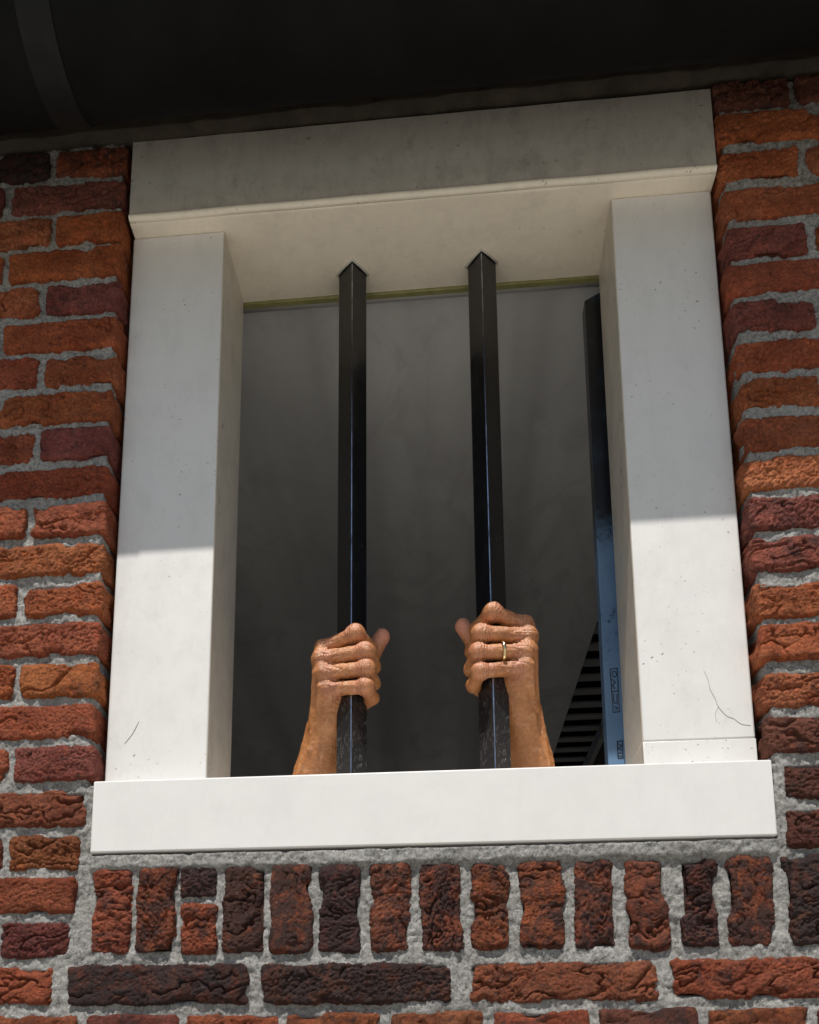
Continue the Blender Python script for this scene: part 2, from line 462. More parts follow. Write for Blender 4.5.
V, Q = lattice(np.linspace(-3, 3, 400), [-.037, .0], [.890, .893, .900, .907, .914, .935])
fr = (V[:, 2] < .893)
V[:, 2] += np.where(fr, .0035 * fbm(np.stack([V[:, 0] * 18, V[:, 1] * 9, V[:, 2] * 0], 1), 3), 0)
V[:, 1] += .002 * perlin(V * np.array([30, 1, 60]))
V[:, 2] += V[:, 0] * .010
eb = link('eaves_board', mesh_np('eaves_board', V, Q), M['board'])
tag(eb, 'dark weathered board between the gutter and the window lintel', 'board')

# ------------------------------------------------------------------ brick wall
wall = thing('brick_wall', 'red handmade brick wall with grey mortar around the window', 'wall', (0, YB, GZ))
def wchild(name, me, mat, loc=(0, 0, 0)):
    return link(name, me, mat, wall, (loc[0], loc[1] - YB, loc[2] - GZ))

def spaced(L, h, edge=(0, .0015, .0035, .006)):
    a = np.array(edge); mid = np.linspace(edge[-1], L - edge[-1], max(2, int((L - 2 * edge[-1]) / h) + 1))
    return np.concatenate([a[:-1], mid, (L - a[:-1])[::-1]]) - L / 2

def brick_mesh(L, H, seed, h=.0012, rough=1.0, tilt=0.0, chip=1.0, vertical=False):
    rs = np.random.RandomState(seed)
    D = .075
    xs = spaced(L, h); zs = spaced(H, h)
    ys = np.array([0, .0015, .0035, .006, .009, .012, .016, .021, .028, .04, D])
    V, Q = lattice(xs, ys, zs)
    r = .0042 + .0025 * rs.rand()
    half = np.array([L / 2, 0, H / 2])
    c = np.stack([np.clip(V[:, 0], -L / 2 + r, L / 2 - r), np.maximum(V[:, 1], r), np.clip(V[:, 2], -H / 2 + r, H / 2 - r)], 1)
    d = V - c; n = np.linalg.norm(d, axis=1); n[n < 1e-9] = 1
    nrm = d / n[:, None]
    # flat-face vertices already carry an axis normal of length r
    P = c + nrm * np.minimum(n, r)[:, None]
    o = rs.rand(3) * 50
    p = P + 0.0
    # uneven outline
    low = np.stack([p[:, 0] * 17, p[:, 1] * 17, p[:, 2] * 17], 1) + o
    P[:, 2] += rough * (.0020 * perlin(low * np.array([1.3, 1, .35])) + .0011 * perlin(low * 4.1))
    P[:, 0] += rough * (.0022 * perlin(low * np.array([.4, 1, 1.6]) + 9) + .0012 * perlin(low * 4.3 + 4))
    # face: creased, bark-like skin of hand-thrown clay
    a = rs.uniform(-.22, .22) + tilt
    u = p[:, 0] * math.cos(a) + p[:, 2] * math.sin(a); w = -p[:, 0] * math.sin(a) + p[:, 2] * math.cos(a)
    if vertical: u, w = w * 1.0, u * 1.0
    wp = perlin(np.stack([u * 38, w * 60, p[:, 1] * 40], 1) + o) + .5 * perlin(np.stack([u * 110, w * 130, p[:, 1] * 90], 1) + o + 7)
    fs = rs.uniform(.85, 1.3); an = rs.uniform(.25, .5)
    q = np.stack([u * 58 * fs * an + .35 * wp, w * 58 * fs + .6 * wp, p[:, 1] * 45], 1) + o
    R1 = (1 - np.abs(perlin(q))) ** 16; R2 = (1 - np.abs(perlin(q * 2.4 + 5))) ** 9
    q3 = np.stack([u * 150, w * 230, p[:, 1] * 150], 1) + .5 * wp[:, None] + o
    R3 = (1 - np.abs(perlin(q3))) ** 4; R4 = (1 - np.abs(perlin(q3 * 1.9 + 3))) ** 3
    mk = sstep(-.2, .3, perlin(q * .5 + 31)); mk2 = sstep(-.3, .3, perlin(q * .7 + 61)) * rs.uniform(.4, 1.2)
    rg = rs.uniform(.35, 1.2)
    st = perlin(q * .9 + 23) * 3.0 + .5 * wp; st = (np.floor(st) + sstep(.6, 1., st - np.floor(st))) / 3.0
    hh = -.0062 * mk * R1 - .0026 * mk2 * R2 - rg * (.0019 * R3 + .0011 * R4) + .0014 * st + .0020 + .0012 * perlin(low * 1.1) \
        + rg * .0009 * perlin(p * 480 + o)
    ed = np.minimum(L / 2 - np.abs(p[:, 0]), H / 2 - np.abs(p[:, 2]))
    hh = np.where(hh < 0, hh * (.45 + .55 * sstep(0, .009, ed)), hh)
    # broken corners
    k = perlin(p * 26 + o + 3)
    ed = np.minimum(L / 2 - np.abs(p[:, 0]), H / 2 - np.abs(p[:, 2]))
    hh -= chip * .007 * sstep(.18, .6, k) * sstep(.012, 0, ed)
    P += nrm * (hh * rough)[:, None]
    return mesh_np('brick', P, Q)

BC = dict(o=(.50, .152, .060), r=(.46, .134, .064), b=(.43, .140, .066), p=(.30, .098, .070), d=(.22, .082, .056), t=(.64, .24, .105))
bseed = [100]; RECT = []
def add_brick(x0, x1, zc, col, H=.041, dark=1.0, char=.0, h=.0012, rough=1.0, vertical=False, dz=0.0, chip=1.0):
    bseed[0] += 1; s = bseed[0]; rs = np.random.RandomState(s)
    L = x1 - x0; RECT.append((x0, x1, zc + dz - H / 2, zc + dz + H / 2))
    me = brick_mesh(L, H, s, h, rough, 0.0, chip, vertical)
    o = wchild('brick', me, M['brick'], ((x0 + x1) / 2, YB + rs.uniform(-.0012, .0016), zc + dz + rs.uniform(-.001, .001)))
    o.rotation_euler = (rs.uniform(-.03, .03), rs.uniform(-.006, .006), rs.uniform(-.012, .012))
    c = np.array(BC[col]) * rs.uniform(.9, 1.12) * np.array([1, rs.uniform(.9, 1.1), rs.uniform(.88, 1.12)])
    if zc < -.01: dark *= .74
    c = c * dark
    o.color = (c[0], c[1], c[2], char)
    return o

ED = .370
# left pier: course height, colours from the opening outwards; odd courses start with a header
LZ = [.8600, .8085, .7550, .7035, .6518, .5995, .5465, .4940, .4435, .3910, .3392, .2872, .2349, .1848, .1310, .0796, .0285, -.0250, -.0770, -.1270, -.1765, -.2290]
LC = ['od', 'pp', 'ob', 'or', 'pr', 'ob', 'rr', 'or', 'pb', 'ro', 'rr', 'ob', 'or', 'rr', 'oo', 'rp', 'pr', 'bo', 'bp', 'rb', 'pr', 'rb']
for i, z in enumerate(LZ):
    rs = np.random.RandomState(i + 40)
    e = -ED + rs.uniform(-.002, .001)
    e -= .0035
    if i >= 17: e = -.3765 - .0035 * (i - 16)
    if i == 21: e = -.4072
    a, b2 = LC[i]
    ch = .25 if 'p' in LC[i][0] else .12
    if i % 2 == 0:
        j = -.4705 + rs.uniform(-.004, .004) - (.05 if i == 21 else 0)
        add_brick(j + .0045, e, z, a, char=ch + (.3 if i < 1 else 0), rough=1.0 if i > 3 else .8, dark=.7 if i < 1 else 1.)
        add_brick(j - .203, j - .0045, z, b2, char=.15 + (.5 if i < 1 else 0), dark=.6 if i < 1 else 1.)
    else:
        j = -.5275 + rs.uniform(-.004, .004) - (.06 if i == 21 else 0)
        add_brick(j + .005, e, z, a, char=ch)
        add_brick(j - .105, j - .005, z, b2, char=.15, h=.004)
# right pier
RZ = [.8720] + [.8205, .7665, .7120, .6560, .6060, .5540, .5020, .4520, .3985, .3484, .2983, .2454, .1900, .1400, .0850, .0330, -.0187, -.0705]
RC = ['dd', 'or', 'ob', 'rb', 'po', 'rr', 'po', 'ob', 'or', 'rr', 'tr', 'pr', 'pb', 'oo', 'or', 'bb', 'dp', 'db', 'db']
for i, z in enumerate(RZ):
    rs = np.random.RandomState(i + 90)
    e = ED + rs.uniform(-.001, .002)
    if i >= 17: e = .3815
    a, b2 = RC[i]
    ch = .3 if a in 'pd' else .12
    if i % 2 == 0:
        j = .4665 + rs.uniform(-.003, .003)
        add_brick(e, j - .0045, z, a, char=ch)
        add_brick(j + .0045, j + .203, z, b2, char=.15, h=.004)
    else:
        j = .5275 + rs.uniform(-.004, .004)
        add_brick(e, j - .005, z, a, char=ch)
        add_brick(j + .005, j + .105, z, b2, char=.15, h=.005)
# soldier course under the sill
SX = [(-.3658, -.3217), (-.3138, -.2723), (-.2656, -.2255), (-.2178, -.1704), (-.1649, -.1212), (-.1125, -.0682), (-.0574, -.0145), (-.0039, .0396),
      (.0502, .0901), (.1016, .1474), (.1598, .2020), (.2122, .2551), (.2693, .3076), (.3167, .3626), (.3766, .4200), (.4290, .4710), (.4800, .5230)]
SC = [('r', .3), ('r', .5), ('r', .45), ('r', .78), ('b', .62), ('p', .78), ('b', .5), ('b', .62), ('b', .42), ('r', .5), ('b', .55), ('b', .42), ('p', .6), ('r', .6), ('d', .6), ('r', .4), ('p', .4)]
for i, ((a, b2), (cn, ch)) in enumerate(zip(SX, SC)):
    z0, z1 = -.1945 - .003 * (i / 14.), -.0985 - .003 * (i / 14.)
    if i == 2:                                   # the split one
        add_brick(a, b2, (z1 - .034 + z1) / 2, 'p', H=.034, char=.7, rough=1.1)
        add_brick(a, b2, (z0 + z1 - .041) / 2, cn, H=z1 - .041 - z0, char=.35, rough=1.1)
    else:
        add_brick(a, b2, (z0 + z1) / 2, cn, H=z1 - z0, char=ch, rough=1.15, vertical=(i % 3 == 1), chip=1.3)
# stretchers and headers under the soldiers
for i, (a, b2, cn, ch) in enumerate([(-.387, -.189, 'd', .6), (-.173, .0268, 'd', .62), (.0475, .2395, 'b', .25), (.2565, .455, 'r', .25), (.468, .66, 'b', .2)]):
    add_brick(a, b2, -.230, cn, char=ch, H=.0425, rough=1.1)
xx = -.58
for i in range(11):
    add_brick(xx, xx + .098, -.2825, 'rbprobrdbrp'[i], char=.3, h=.0035); xx += .1085
for r_, zz in enumerate((-.3345, -.3862)):
    xx = -.66 + .1 * r_
    for i in range(6):
        add_brick(xx, xx + .2, zz, 'brpbrd'[i], char=.25, h=.008); xx += .211

# mortar beds: rough sheets with returns into the opening
def mortar(x0, x1, z0, z1, h=.0023, depth=.085):
    xs = np.linspace(x0, x1, int((x1 - x0) / h) + 1); zs = np.linspace(z0, z1, int((z1 - z0) / h) + 1)
    ys = np.array([0, .002, .005, .009, .014, .02, .03, .05, depth]) + YB + .0054
    V, Q = lattice(xs, ys, zs)
    fr = sstep(.03, 0, V[:, 1] - YB - .0054)
    V0 = V.copy()
    V[:, 1] += fr * (.0030 * perlin(V0 * 19) + .0021 * fbm(V0 * 75 + 3, 2) + .0016 * fbm(V0 * 230 + 8, 2))
    for a, b, c, d in RECT:
        m = (V0[:, 0] > a) & (V0[:, 0] < b) & (V0[:, 2] > c) & (V0[:, 2] < d)
        ins = np.minimum(np.minimum(V0[m, 0] - a, b - V0[m, 0]), np.minimum(V0[m, 2] - c, d - V0[m, 2]))
        V[m, 1] += fr[m] * .016 * sstep(.003, .008, ins)
    V[:, 1] -= fr * .0060 * sstep(-.104, -.096, V0[:, 2]) * (np.abs(V0[:, 0]) < .37) * (z1 < 0)
    ex = np.minimum(V0[:, 0] - x0, x1 - V0[:, 0]) < 1e-5
    V[:, 0] += np.where(ex, .0022 * fbm(V0 * 60 + 1, 2) + .001 * perlin(V0 * 260), 0)
    # rounded arris at the opening
    return wchild('mortar_bed', mesh_np('mortar_bed', V, Q), M['mortar'])
mortar(-.62, -.3800, -.0915, .889)
mortar(.3765, .62, -.0915, .889)
mortar(-.62, .62, -.42, -.0835)
mortar(-.386, -.3718, -.0915, .001, depth=.06); mortar(.3718, .384, -.0915, .001, depth=.06)

# plain brickwork beyond
for b in ((-3, -.615, YB + .004, .10, GZ, .889), (.615, 3, YB + .004, .10, GZ, .889), (-.615, .615, YB + .004, .10, GZ, -.418)):
    me = from_bm(box_bm(*b, 0), 'wall_face', False)
    wchild('wall_face', me, M['walltex'])
box('wall_core', (-.366, .366, .03, .104, -.42, -.090), M['mortar'], None, 0)
bpy.data.objects['wall_core'].parent = wall; bpy.data.objects['wall_core'].location = (0, -YB, -GZ)
for b in ((-.62, -.371, .058, .104, -.42, .889), (.371, .62, .058, .104, -.42, .889)):
    o = box('wall_core', b, M['mortar'], wall, 0); o.location = (0, -YB, -GZ)
o = box('wall_core', (-3, 3, .0, .104, .891, 1.03), M['board'], wall, 0); o.location = (0, -YB, -GZ)

# ------------------------------------------------------------------ window
win = thing('barred_window', 'white painted window frame with two black bars in the brick wall', 'window', (0, 0, -.085))
def wpart(name, me, mat, parent=None):
    o = link(name, me, mat, parent or win)
    if parent is None: o.location = (0, 0, .085)
    return o
def taper(me, y, dx, side):
    for v in me.vertices:
        if v.co.y > y and ((side > 0 and v.co.x > 0) or (side < 0)): pass
    return me
lb = box_bm(-.367, .367, -.022, .100, .763, .885, 0)
bot = [e for e in lb.edges if all(abs(v.co.y + .022) < 1e-5 and abs(v.co.z - .763) < 1e-5 for v in e.verts)]
bmesh.ops.bevel(lb, geom=bot, offset=.007, segments=5, affect='EDGES', profile=.5)
bmesh.ops.subdivide_edges(lb, edges=[e for e in lb.edges if abs(e.verts[0].co.x - e.verts[1].co.x) > .5], cuts=60)
for v in lb.verts:
    if v.co.y < 0: v.co.y += .0012 * perlin(np.array([[v.co.x * 9, v.co.z * 9, 2.]]))[0]
    if v.co.z < .77: v.co.z += .0011 * perlin(np.array([[v.co.x * 14, v.co.y * 30, 5.]]))[0]
lm = from_bm(lb, 'lintel'); lm.materials.append(M['lintel']); lm.materials.append(M['soffit'])
for p_ in lm.polygons: p_.material_index = 1 if p_.normal.z < -.12 else 0
wpart('lintel', lm, M['lintel'])

V, F = tube_np([(x_, -.0208 + .0003 * math.sin(x_ * 37), .7672 + .00018 * math.sin(x_ * 43)) for x_ in np.linspace(-.3665, .3665, 80)], .0046, 12)
wpart('drip_bead', mesh_np('drip_bead', V, F), M['bead'])
def jamb(x0, x1, inner_back, side, fz):
    bm = box_bm(x0, x1, 0, .100, fz + .0003, .7625, 0)
    for v in bm.verts:
        if v.co.y > .05 and abs(v.co.x - (x1 if side < 0 else x0)) < 1e-6: v.co.x = inner_back
    bmesh.ops.bevel(bm, geom=bm.edges[:], offset=.0022, segments=3, affect='EDGES', profile=.5)
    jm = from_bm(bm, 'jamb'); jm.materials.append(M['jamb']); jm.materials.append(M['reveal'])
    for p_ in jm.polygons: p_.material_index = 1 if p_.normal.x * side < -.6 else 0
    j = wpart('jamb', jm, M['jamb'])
    if side < 0: return j
    bm = box_bm(x0, x1 if side < 0 else x1, -.0007, .100, -.004, fz, 0)
    for v in bm.verts:
        if v.co.y > .05 and abs(v.co.x - (x1 if side < 0 else x0)) < 1e-6: v.co.x = inner_back
    bmesh.ops.bevel(bm, geom=bm.edges[:], offset=.0012, segments=2, affect='EDGES', profile=.5)
    fm = from_bm(bm, 'jamb_foot'); fm.materials.append(M['jamb']); fm.materials.append(M['reveal'])
    for p_ in fm.polygons: p_.material_index = 1 if p_.normal.x * side < -.6 else 0
    f = link('jamb_foot', fm, M['jamb'], j)
    return j
jl = jamb(-.3690, -.2477, -.2450, -1, -.004); jr = jamb(.2446, .3665, .2478, 1, .040)
jl['label'] = 'left jamb with a short dark scratch near its foot'; jr['label'] = 'right jamb with a hairline crack near its foot'

def ribbon(name, pts, wid, y, parent, mat, n=26):
    P = [Vector((a, 0, b)) for a, b in pts]
    out = []
    for i in range(len(P) - 1):
        p0, p1, p2, p3 = P[max(i - 1, 0)], P[i], P[i + 1], P[min(i + 2, len(P) - 1)]
        for k in range(n // max(1, len(P) - 1)):
            t = k / (n // max(1, len(P) - 1))
            out.append(.5 * ((2 * p1) + (p2 - p0) * t + (2 * p0 - 5 * p1 + 4 * p2 - p3) * t * t + (3 * p1 - p0 - 3 * p2 + p3) * t ** 3))
    out.append(P[-1]); V = []; F = []
    for i, p in enumerate(out):
        t = (out[min(i + 1, len(out) - 1)] - out[max(i - 1, 0)]).normalized(); s = Vector((-t.z, 0, t.x))
        w = wid * (.35 + .65 * math.sin(math.pi * (i + .5) / len(out))) * random.uniform(.7, 1.2)
        for q, yy in ((p + s * w, y), (p - s * w, y), (p - s * w, y + .0012), (p + s * w, y + .0012)): V.append((q.x, yy, q.z))
    for i in range(len(out) - 1):
        a, b = 4 * i, 4 * i + 4
        for k in range(4): F.append((a + k, b + k, b + (k + 1) % 4, a + (k + 1) % 4))
    return link(name, mesh_np(name, V, F, False), mat, parent)
ribbon('scratch', [(-.347, .060), (-.338, .072), (-.331, .087)], .0005, -.0004, jl, M['crack'])
ribbon('crack', [(.3290, .078), (.3250, .070), (.3262, .060)], .00018, -.0004, jr, M['crack'])
ribbon('crack', [(.3160, .122), (.3200, .110), (.3212, .100), (.3262, .088), (.3290, .078), (.3372, .067), (.3440, .064), (.352, .057), (.362, .055)], .00022, -.0004, jr, M['crack'])

# sill: front edge at z = 0, top sloping up to the back
sb = box_bm(-.3705, .3705, -.0264, .112, -.0800, .0040, 0)
for v in sb.verts:
    if v.co.y > 0 and v.co.z > -.01: v.co.z = .012
bmesh.ops.bevel(sb, geom=sb.edges[:], offset=.002, segments=3, affect='EDGES', profile=.5)
for v in sb.verts:
    if v.co.y > -.02 and v.co.z > -.02 and abs(v.co.x) > .3: pass
wpart('sill', from_bm(sb, 'sill'), M['sill'])
wpart('seal_strip', from_bm(box_bm(-.247, .250, .1005, .1085, .7598, .7715, .001, 1), 'seal_strip'), M['seal'])

# bars: square section, set on edge
BX, BY, BH = .0875, .0722, .0193
def bar_mesh():
    hw = BH / math.sqrt(2)
    bm = box_bm(-hw, hw, -hw, hw, -.004, .7655, 0)
    bmesh.ops.bevel(bm, geom=[e for e in bm.edges if abs(e.verts[0].co.z - e.verts[1].co.z) > .5], offset=.0016, segments=4, affect='EDGES', profile=.5)
    bmesh.ops.rotate(bm, verts=bm.verts, cent=(0, 0, 0), matrix=__import__('mathutils').Matrix.Rotation(math.radians(45), 3, 'Z'))
    me = from_bm(bm, 'bar'); me.materials.append(M['bar']); me.materials.append(M['edge'])
    for p in me.polygons:
        if abs(p.normal.y) > .93 or abs(p.normal.x) > .93: p.material_index = 1
    return me
bmesh_bar = bar_mesh()
for s, rz in ((-1, .06), (1, -.08)):
    b = link('bar', bmesh_bar, M['bar'], win, (s * BX, BY, .085)); b.rotation_euler.z = rz
    # dried paint lip where the bar enters the lintel
    V, F = tube_np([(s * BX + (BH + .002) * math.cos(math.radians(45 * k)) * (1 if k % 2 == 0 else .74), BY + (BH + .002) * math.sin(math.radians(45 * k)) * (1 if k % 2 == 0 else .74), .7622) for k in range(8)], .0016, 6, True)
    V[:, :2] += 0; V -= np.array([s * BX, BY, 0]); 
    link('paint_lip', mesh_np('paint_lip', V, F), M['lintel'], b)

# ------------------------------------------------------------------ blue post with markings
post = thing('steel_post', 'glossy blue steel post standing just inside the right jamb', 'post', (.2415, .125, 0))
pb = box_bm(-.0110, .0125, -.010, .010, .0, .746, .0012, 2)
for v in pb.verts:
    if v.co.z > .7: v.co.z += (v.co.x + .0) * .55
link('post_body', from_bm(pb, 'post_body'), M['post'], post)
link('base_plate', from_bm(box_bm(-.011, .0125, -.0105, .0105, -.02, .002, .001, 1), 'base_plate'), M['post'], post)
def stroke(pts, w=.0006, name='marking'):
    V = []; F = []
    for a, b in zip(pts[:-1], pts[1:]):
        p, q = Vector((a[0], 0, a[1])), Vector((b[0], 0, b[1])); t = (q - p).normalized(); s = Vector((-t.z, 0, t.x)) * w
        p -= t * w * .5; q += t * w * .5
        k = len(V)
        for yy in (-.0104, -.0095):
            for c in (p + s, p - s, q - s, q + s): V.append((c.x, yy, c.z))
        F += [(k, k + 1, k + 2, k + 3), (k + 7, k + 6, k + 5, k + 4)] + [(k + i, k + 4 + i, k + 4 + (i + 1) % 4, k + (i + 1) % 4) for i in range(4)]
    return V, F
def marks(lines, w):
    V = []; F = []
    for l in lines:
        v, f = stroke(l, w); F += [tuple(i + len(V) for i in q) for q in f]; V += v
    return link('marking', mesh_np('marking', V, F, False), M['ink'], post)
zt, zb_ = .190, .132
fx0, fx1 = -.0026, .0062
marks([[(fx0, zt), (fx1, zt + .001), (fx1, zb_), (fx0 + .001, zb_ - .001), (fx0, zt)],
       [(.0005, zt - .003), (.004, zt - .004), (.005, zt - .008), (.003, zt - .011), (0, zt - .010), (.0005, zt - .003)],
       [(-.001, zt - .014), (.003, zt - .018), (-.001, zt - .022), (.002, zt - .027)],
       [(fx0, zt - .031), (fx1, zt - .030)],
       [(0, zt - .034), (0, zt - .046), (.0038, zt - .047), (.004, zt - .035)],
       [(0, zt - .051), (.004, zt - .053), (.001, zt - .056)]], .00055)
marks([[(.0015, .092), (.0075, .093), (.0075, .070), (.0015, .070), (.0015, .092)], [(.003, .089), (.006, .086), (.003, .083), (.006, .080)], [(.003, .077), (.006, .0765)], [(.003, .073), (.006, .0725)]], .0007)

# ------------------------------------------------------------------ person gripping the bars
def smin(a, b, k):
    h = np.clip(.5 + .5 * (b - a) / k, 0, 1)
    return b + (a - b) * h - k * h * (1 - h)

def rcone(p, a, b, ra, rb):
    a = np.asarray(a, np.float32); b = np.asarray(b, np.float32)
    ab = b - a; t = np.clip(((p - a) @ ab) / max(1e-9, float(ab @ ab)), 0, 1)
    d = p - a - t[:, None] * ab
    return np.sqrt((d * d).sum(1)) - (ra + (rb - ra) * t)

def surface_nets(fn, lo, hi, h, B=8):
    lo = np.array(lo); n = np.ceil((np.array(hi) - lo) / h).astype(int); n = (n // B + 1) * B + 1
    nb = (n - 1) // B
    cc = np.stack(np.meshgrid(*[np.arange(k) for k in nb], indexing='ij'), -1).reshape(-1, 3)
    ctr = (lo + (cc * B + B / 2) * h).astype(np.float32)
    d = fn(ctr)
    F = np.empty(n, np.float32); rad = B * h * .5 * 1.75 + h * 4
    F[:] = 1.0
    act = np.abs(d) < rad
    for c in cc[(~act) & (d < 0)]:
        F[c[0] * B:c[0] * B + B + 1, c[1] * B:c[1] * B + B + 1, c[2] * B:c[2] * B + B + 1] = -1
    r = np.arange(B + 1); loc = np.stack(np.meshgrid(r, r, r, indexing='ij'), -1).reshape(-1, 3)
    A = cc[act]
    for s in range(0, len(A), 400):
        a = A[s:s + 400]
        idx = (a[:, None, :] * B + loc[None]).reshape(-1, 3)
        F[idx[:, 0], idx[:, 1], idx[:, 2]] = fn((lo + idx * h).astype(np.float32))
    sg = F < 0
    cnt = np.zeros(n - 1, np.int8)
    C8 = [(i, j, k) for i in (0, 1) for j in (0, 1) for k in (0, 1)]
    for i, j, k in C8: cnt += sg[i:n[0] - 1 + i, j:n[1] - 1 + j, k:n[2] - 1 + k]
    ac = (cnt > 0) & (cnt < 8)
    I = np.argwhere(ac); gi = -np.ones(n - 1, np.int64); gi[ac] = np.arange(len(I))
    acc = np.zeros((len(I), 3)); num = np.zeros(len(I))
    val = {c: F[I[:, 0] + c[0], I[:, 1] + c[1], I[:, 2] + c[2]] for c in C8}
    for c in C8:
        for ax in range(3):
            if c[ax]: continue
            e = list(c); e[ax] = 1; e = tuple(e)
            va, vb = val[c], val[e]; m = (va < 0) != (vb < 0)
            t = np.where(m, va / np.where(m, va - vb, 1), 0)
            q = np.tile(np.array(c, float), (len(I), 1)); q[:, ax] += t
            acc[m] += q[m]; num[m] += 1
    V = lo + (I + acc / num[:, None]) * h
    Q = []
    for ax in range(3):
        o1, o2 = (ax + 1) % 3, (ax + 2) % 3
        sl0 = [slice(1, n[k] - 1) for k in range(3)]; sl1 = list(sl0)
        sl0[ax] = slice(0, n[ax] - 1); sl1[ax] = slice(1, n[ax])
        cr = sg[tuple(sl0)] != sg[tuple(sl1)]
        E = np.argwhere(cr); off = np.array([1, 1, 1]); off[ax] = 0; E = E + off
        s0 = sg[E[:, 0], E[:, 1], E[:, 2]]
        def cell(d1, d2):
            c = E.copy(); c[:, o1] -= d1; c[:, o2] -= d2; return gi[c[:, 0], c[:, 1], c[:, 2]]
        q = np.stack([cell(1, 1), cell(0, 1), cell(0, 0), cell(1, 0)], 1)
        q[~s0] = q[~s0][:, ::-1]; Q.append(q)
    return V, np.concatenate(Q)

def vnormals(V, Q):
    a, b, c, d = (V[Q[:, k]] for k in range(4))
    fn = np.cross(c - a, d - b); N = np.zeros_like(V)
    for k in range(4): np.add.at(N, Q[:, k], fn)
    return N / np.maximum(np.linalg.norm(N, axis=1), 1e-12)[:, None]

def build_hand(J, seed):
    """J: fingers (MCP, PIP, DIP, TIP), carpal ends, thumb chain, wrist, elbow. All in metres, world axes."""
    RAD = [(.0126, .0106, .0092, .0078), (.0128, .0107, .0094, .0080), (.0122, .0104, .0090, .0078), (.0114, .0096, .0084, .0073)]
    s = J['s']
    def on_arm(t, ang, k=0):
        a, b, ra, rb = J['arm'][k]; c = np.array(a) * (1 - t) + np.array(b) * t; r = ra + (rb - ra) * t
        return c + (r - .0002) * np.array([s * math.sin(ang), -math.cos(ang), 0])
    J['veins'] = []
    for path, r in (([(-.02, .2), (.06, .55), (.14, .35), (.24, .6), (.34, .5)], .0019), ([(.0, 1.25), (.10, 1.05), (.2, 1.2), (.3, 1.0)], .0022), ([(.02, -.3), (.12, -.05), (.22, -.2)], .0016)):
        for (t0, a0), (t1, a1) in zip(path[:-1], path[1:]): J['veins'].append((on_arm(t0, a0), on_arm(t1, a1), r))
    wr = np.array(J['wrist']); el = np.array(J['elbow'])
    side = np.array([s * .0, 0, 0])
    def fn(p):
        p = p.astype(np.float32)
        d = None
        # palm
        for f, (fj, ce) in enumerate(zip(J['fingers'], J['carpal'])):
            r = RAD[f]
            c = rcone(p, fj[0], ce, r[0] * .93, .0150)
            d = c if d is None else smin(d, c, .010)
        for a, b, ra, rb in J['pads']: d = smin(d, rcone(p, a, b, ra, rb), .010)
        # wrist and forearm (two bones side by side)
        for w0, w1, ra, rb in J['arm']: d = smin(d, rcone(p, w0, w1, ra, rb), .016)
        for a, b, r in J['tendons']: d = smin(d, rcone(p, a, b, r, r * .8), .005)
        for a, b, r in J['veins']: d = smin(d, rcone(p, a, b, r, r), .0035)
        # fingers
        for f, fj in enumerate(J['fingers']):
            r = RAD[f]
            fd = rcone(p, fj[0], fj[1], r[0] * .81, r[1] * .89)
            fd = smin(fd, rcone(p, fj[1], fj[2], r[1] * .96, r[2]), .004)
            fd = smin(fd, rcone(p, fj[2], fj[3], r[2], r[3]), .004)
            fd = smin(fd, rcone(p, fj[1], fj[1], r[1] * 1.07, r[1] * 1.07), .005)
            d = smin(d, fd, .0014)
            kn = np.array(fj[0]) + np.array(J['dorsal']) * .0026
            d = smin(d, rcone(p, kn, kn, r[0] * .78, r[0] * .78), .008)
        t = J['thumb']
        td = rcone(p, t[0], t[1], .0165, .0128)
        td = smin(td, rcone(p, t[1], t[2], .0122, .0116), .005)
        td = smin(td, rcone(p, t[2], t[3], .0116, .0100), .004)
        d = smin(d, td, .005)
        return d
    pts = np.array([q for f in J['fingers'] for q in f] + list(J['thumb']) + [wr, el])
    V, Q = surface_nets(fn, pts.min(0) - .045, pts.max(0) + .035, .00105)
    N = vnormals(V, Q)
    # creases over the finger joints, tendon folds, pores
    disp = .0005 * perlin(V * 110 + seed) + .00025 * perlin(V * 300 + seed)
    flush = np.zeros(len(V)); crease = np.zeros(len(V))
    for f, fj in enumerate(J['fingers']):
        a, b = np.array(fj[0]), np.array(fj[1]); ax = (b - a) / np.linalg.norm(b - a)
        for c, wdt, amp in ((b - ax * .003, .0070, .0009), (a + ax * .007, .009, .0006)):
            q = V - c; t = q @ ax; rr = np.linalg.norm(q - t[:, None] * ax, axis=1)
            g = np.exp(-(t / wdt) ** 2) * (rr < .0145)
            wob = t * 1.0 + .0026 * perlin(V * 130 + seed + f)
            ln = g * sstep(.5, 1.0, np.sin(wob * 2 * math.pi / .0038) * .5 + .5)
            disp -= amp * ln; crease = np.maximum(crease, ln * (amp / .0015))
            flush = np.maximum(flush, .8 * np.exp(-(np.linalg.norm(q, axis=1) / .0125) ** 2))
        q = V - np.array(fj[3]); flush = np.maximum(flush, .8 * np.exp(-(np.linalg.norm(q, axis=1) / .014) ** 2))
    q = V - np.array(J['thumb'][3]); dt = np.linalg.norm(q, axis=1); flush = np.maximum(flush, 1.3 * np.exp(-(dt / .015) ** 2))
    # web folds between knuckles and wrist rings
    folds = sstep(.72, 1., 1 - np.abs(perlin(np.stack([V[:, 0] * 45, V[:, 1] * 45, V[:, 2] * 170], 1) + seed)))
    near = np.zeros(len(V))
    for fj in J['fingers']: near = np.maximum(near, np.exp(-(np.linalg.norm(V - (np.array(fj[0]) * .75 + np.array(fj[1]) * .25), axis=1) / .02) ** 2))
    disp -= .0012 * folds * near
    disp -= .0004 * folds * np.exp(-(np.linalg.norm(V - wr, axis=1) / .035) ** 2)
    crease = np.maximum(crease, .45 * folds * near)
    V = V + N * disp[:, None]
    return V, Q, flush, crease

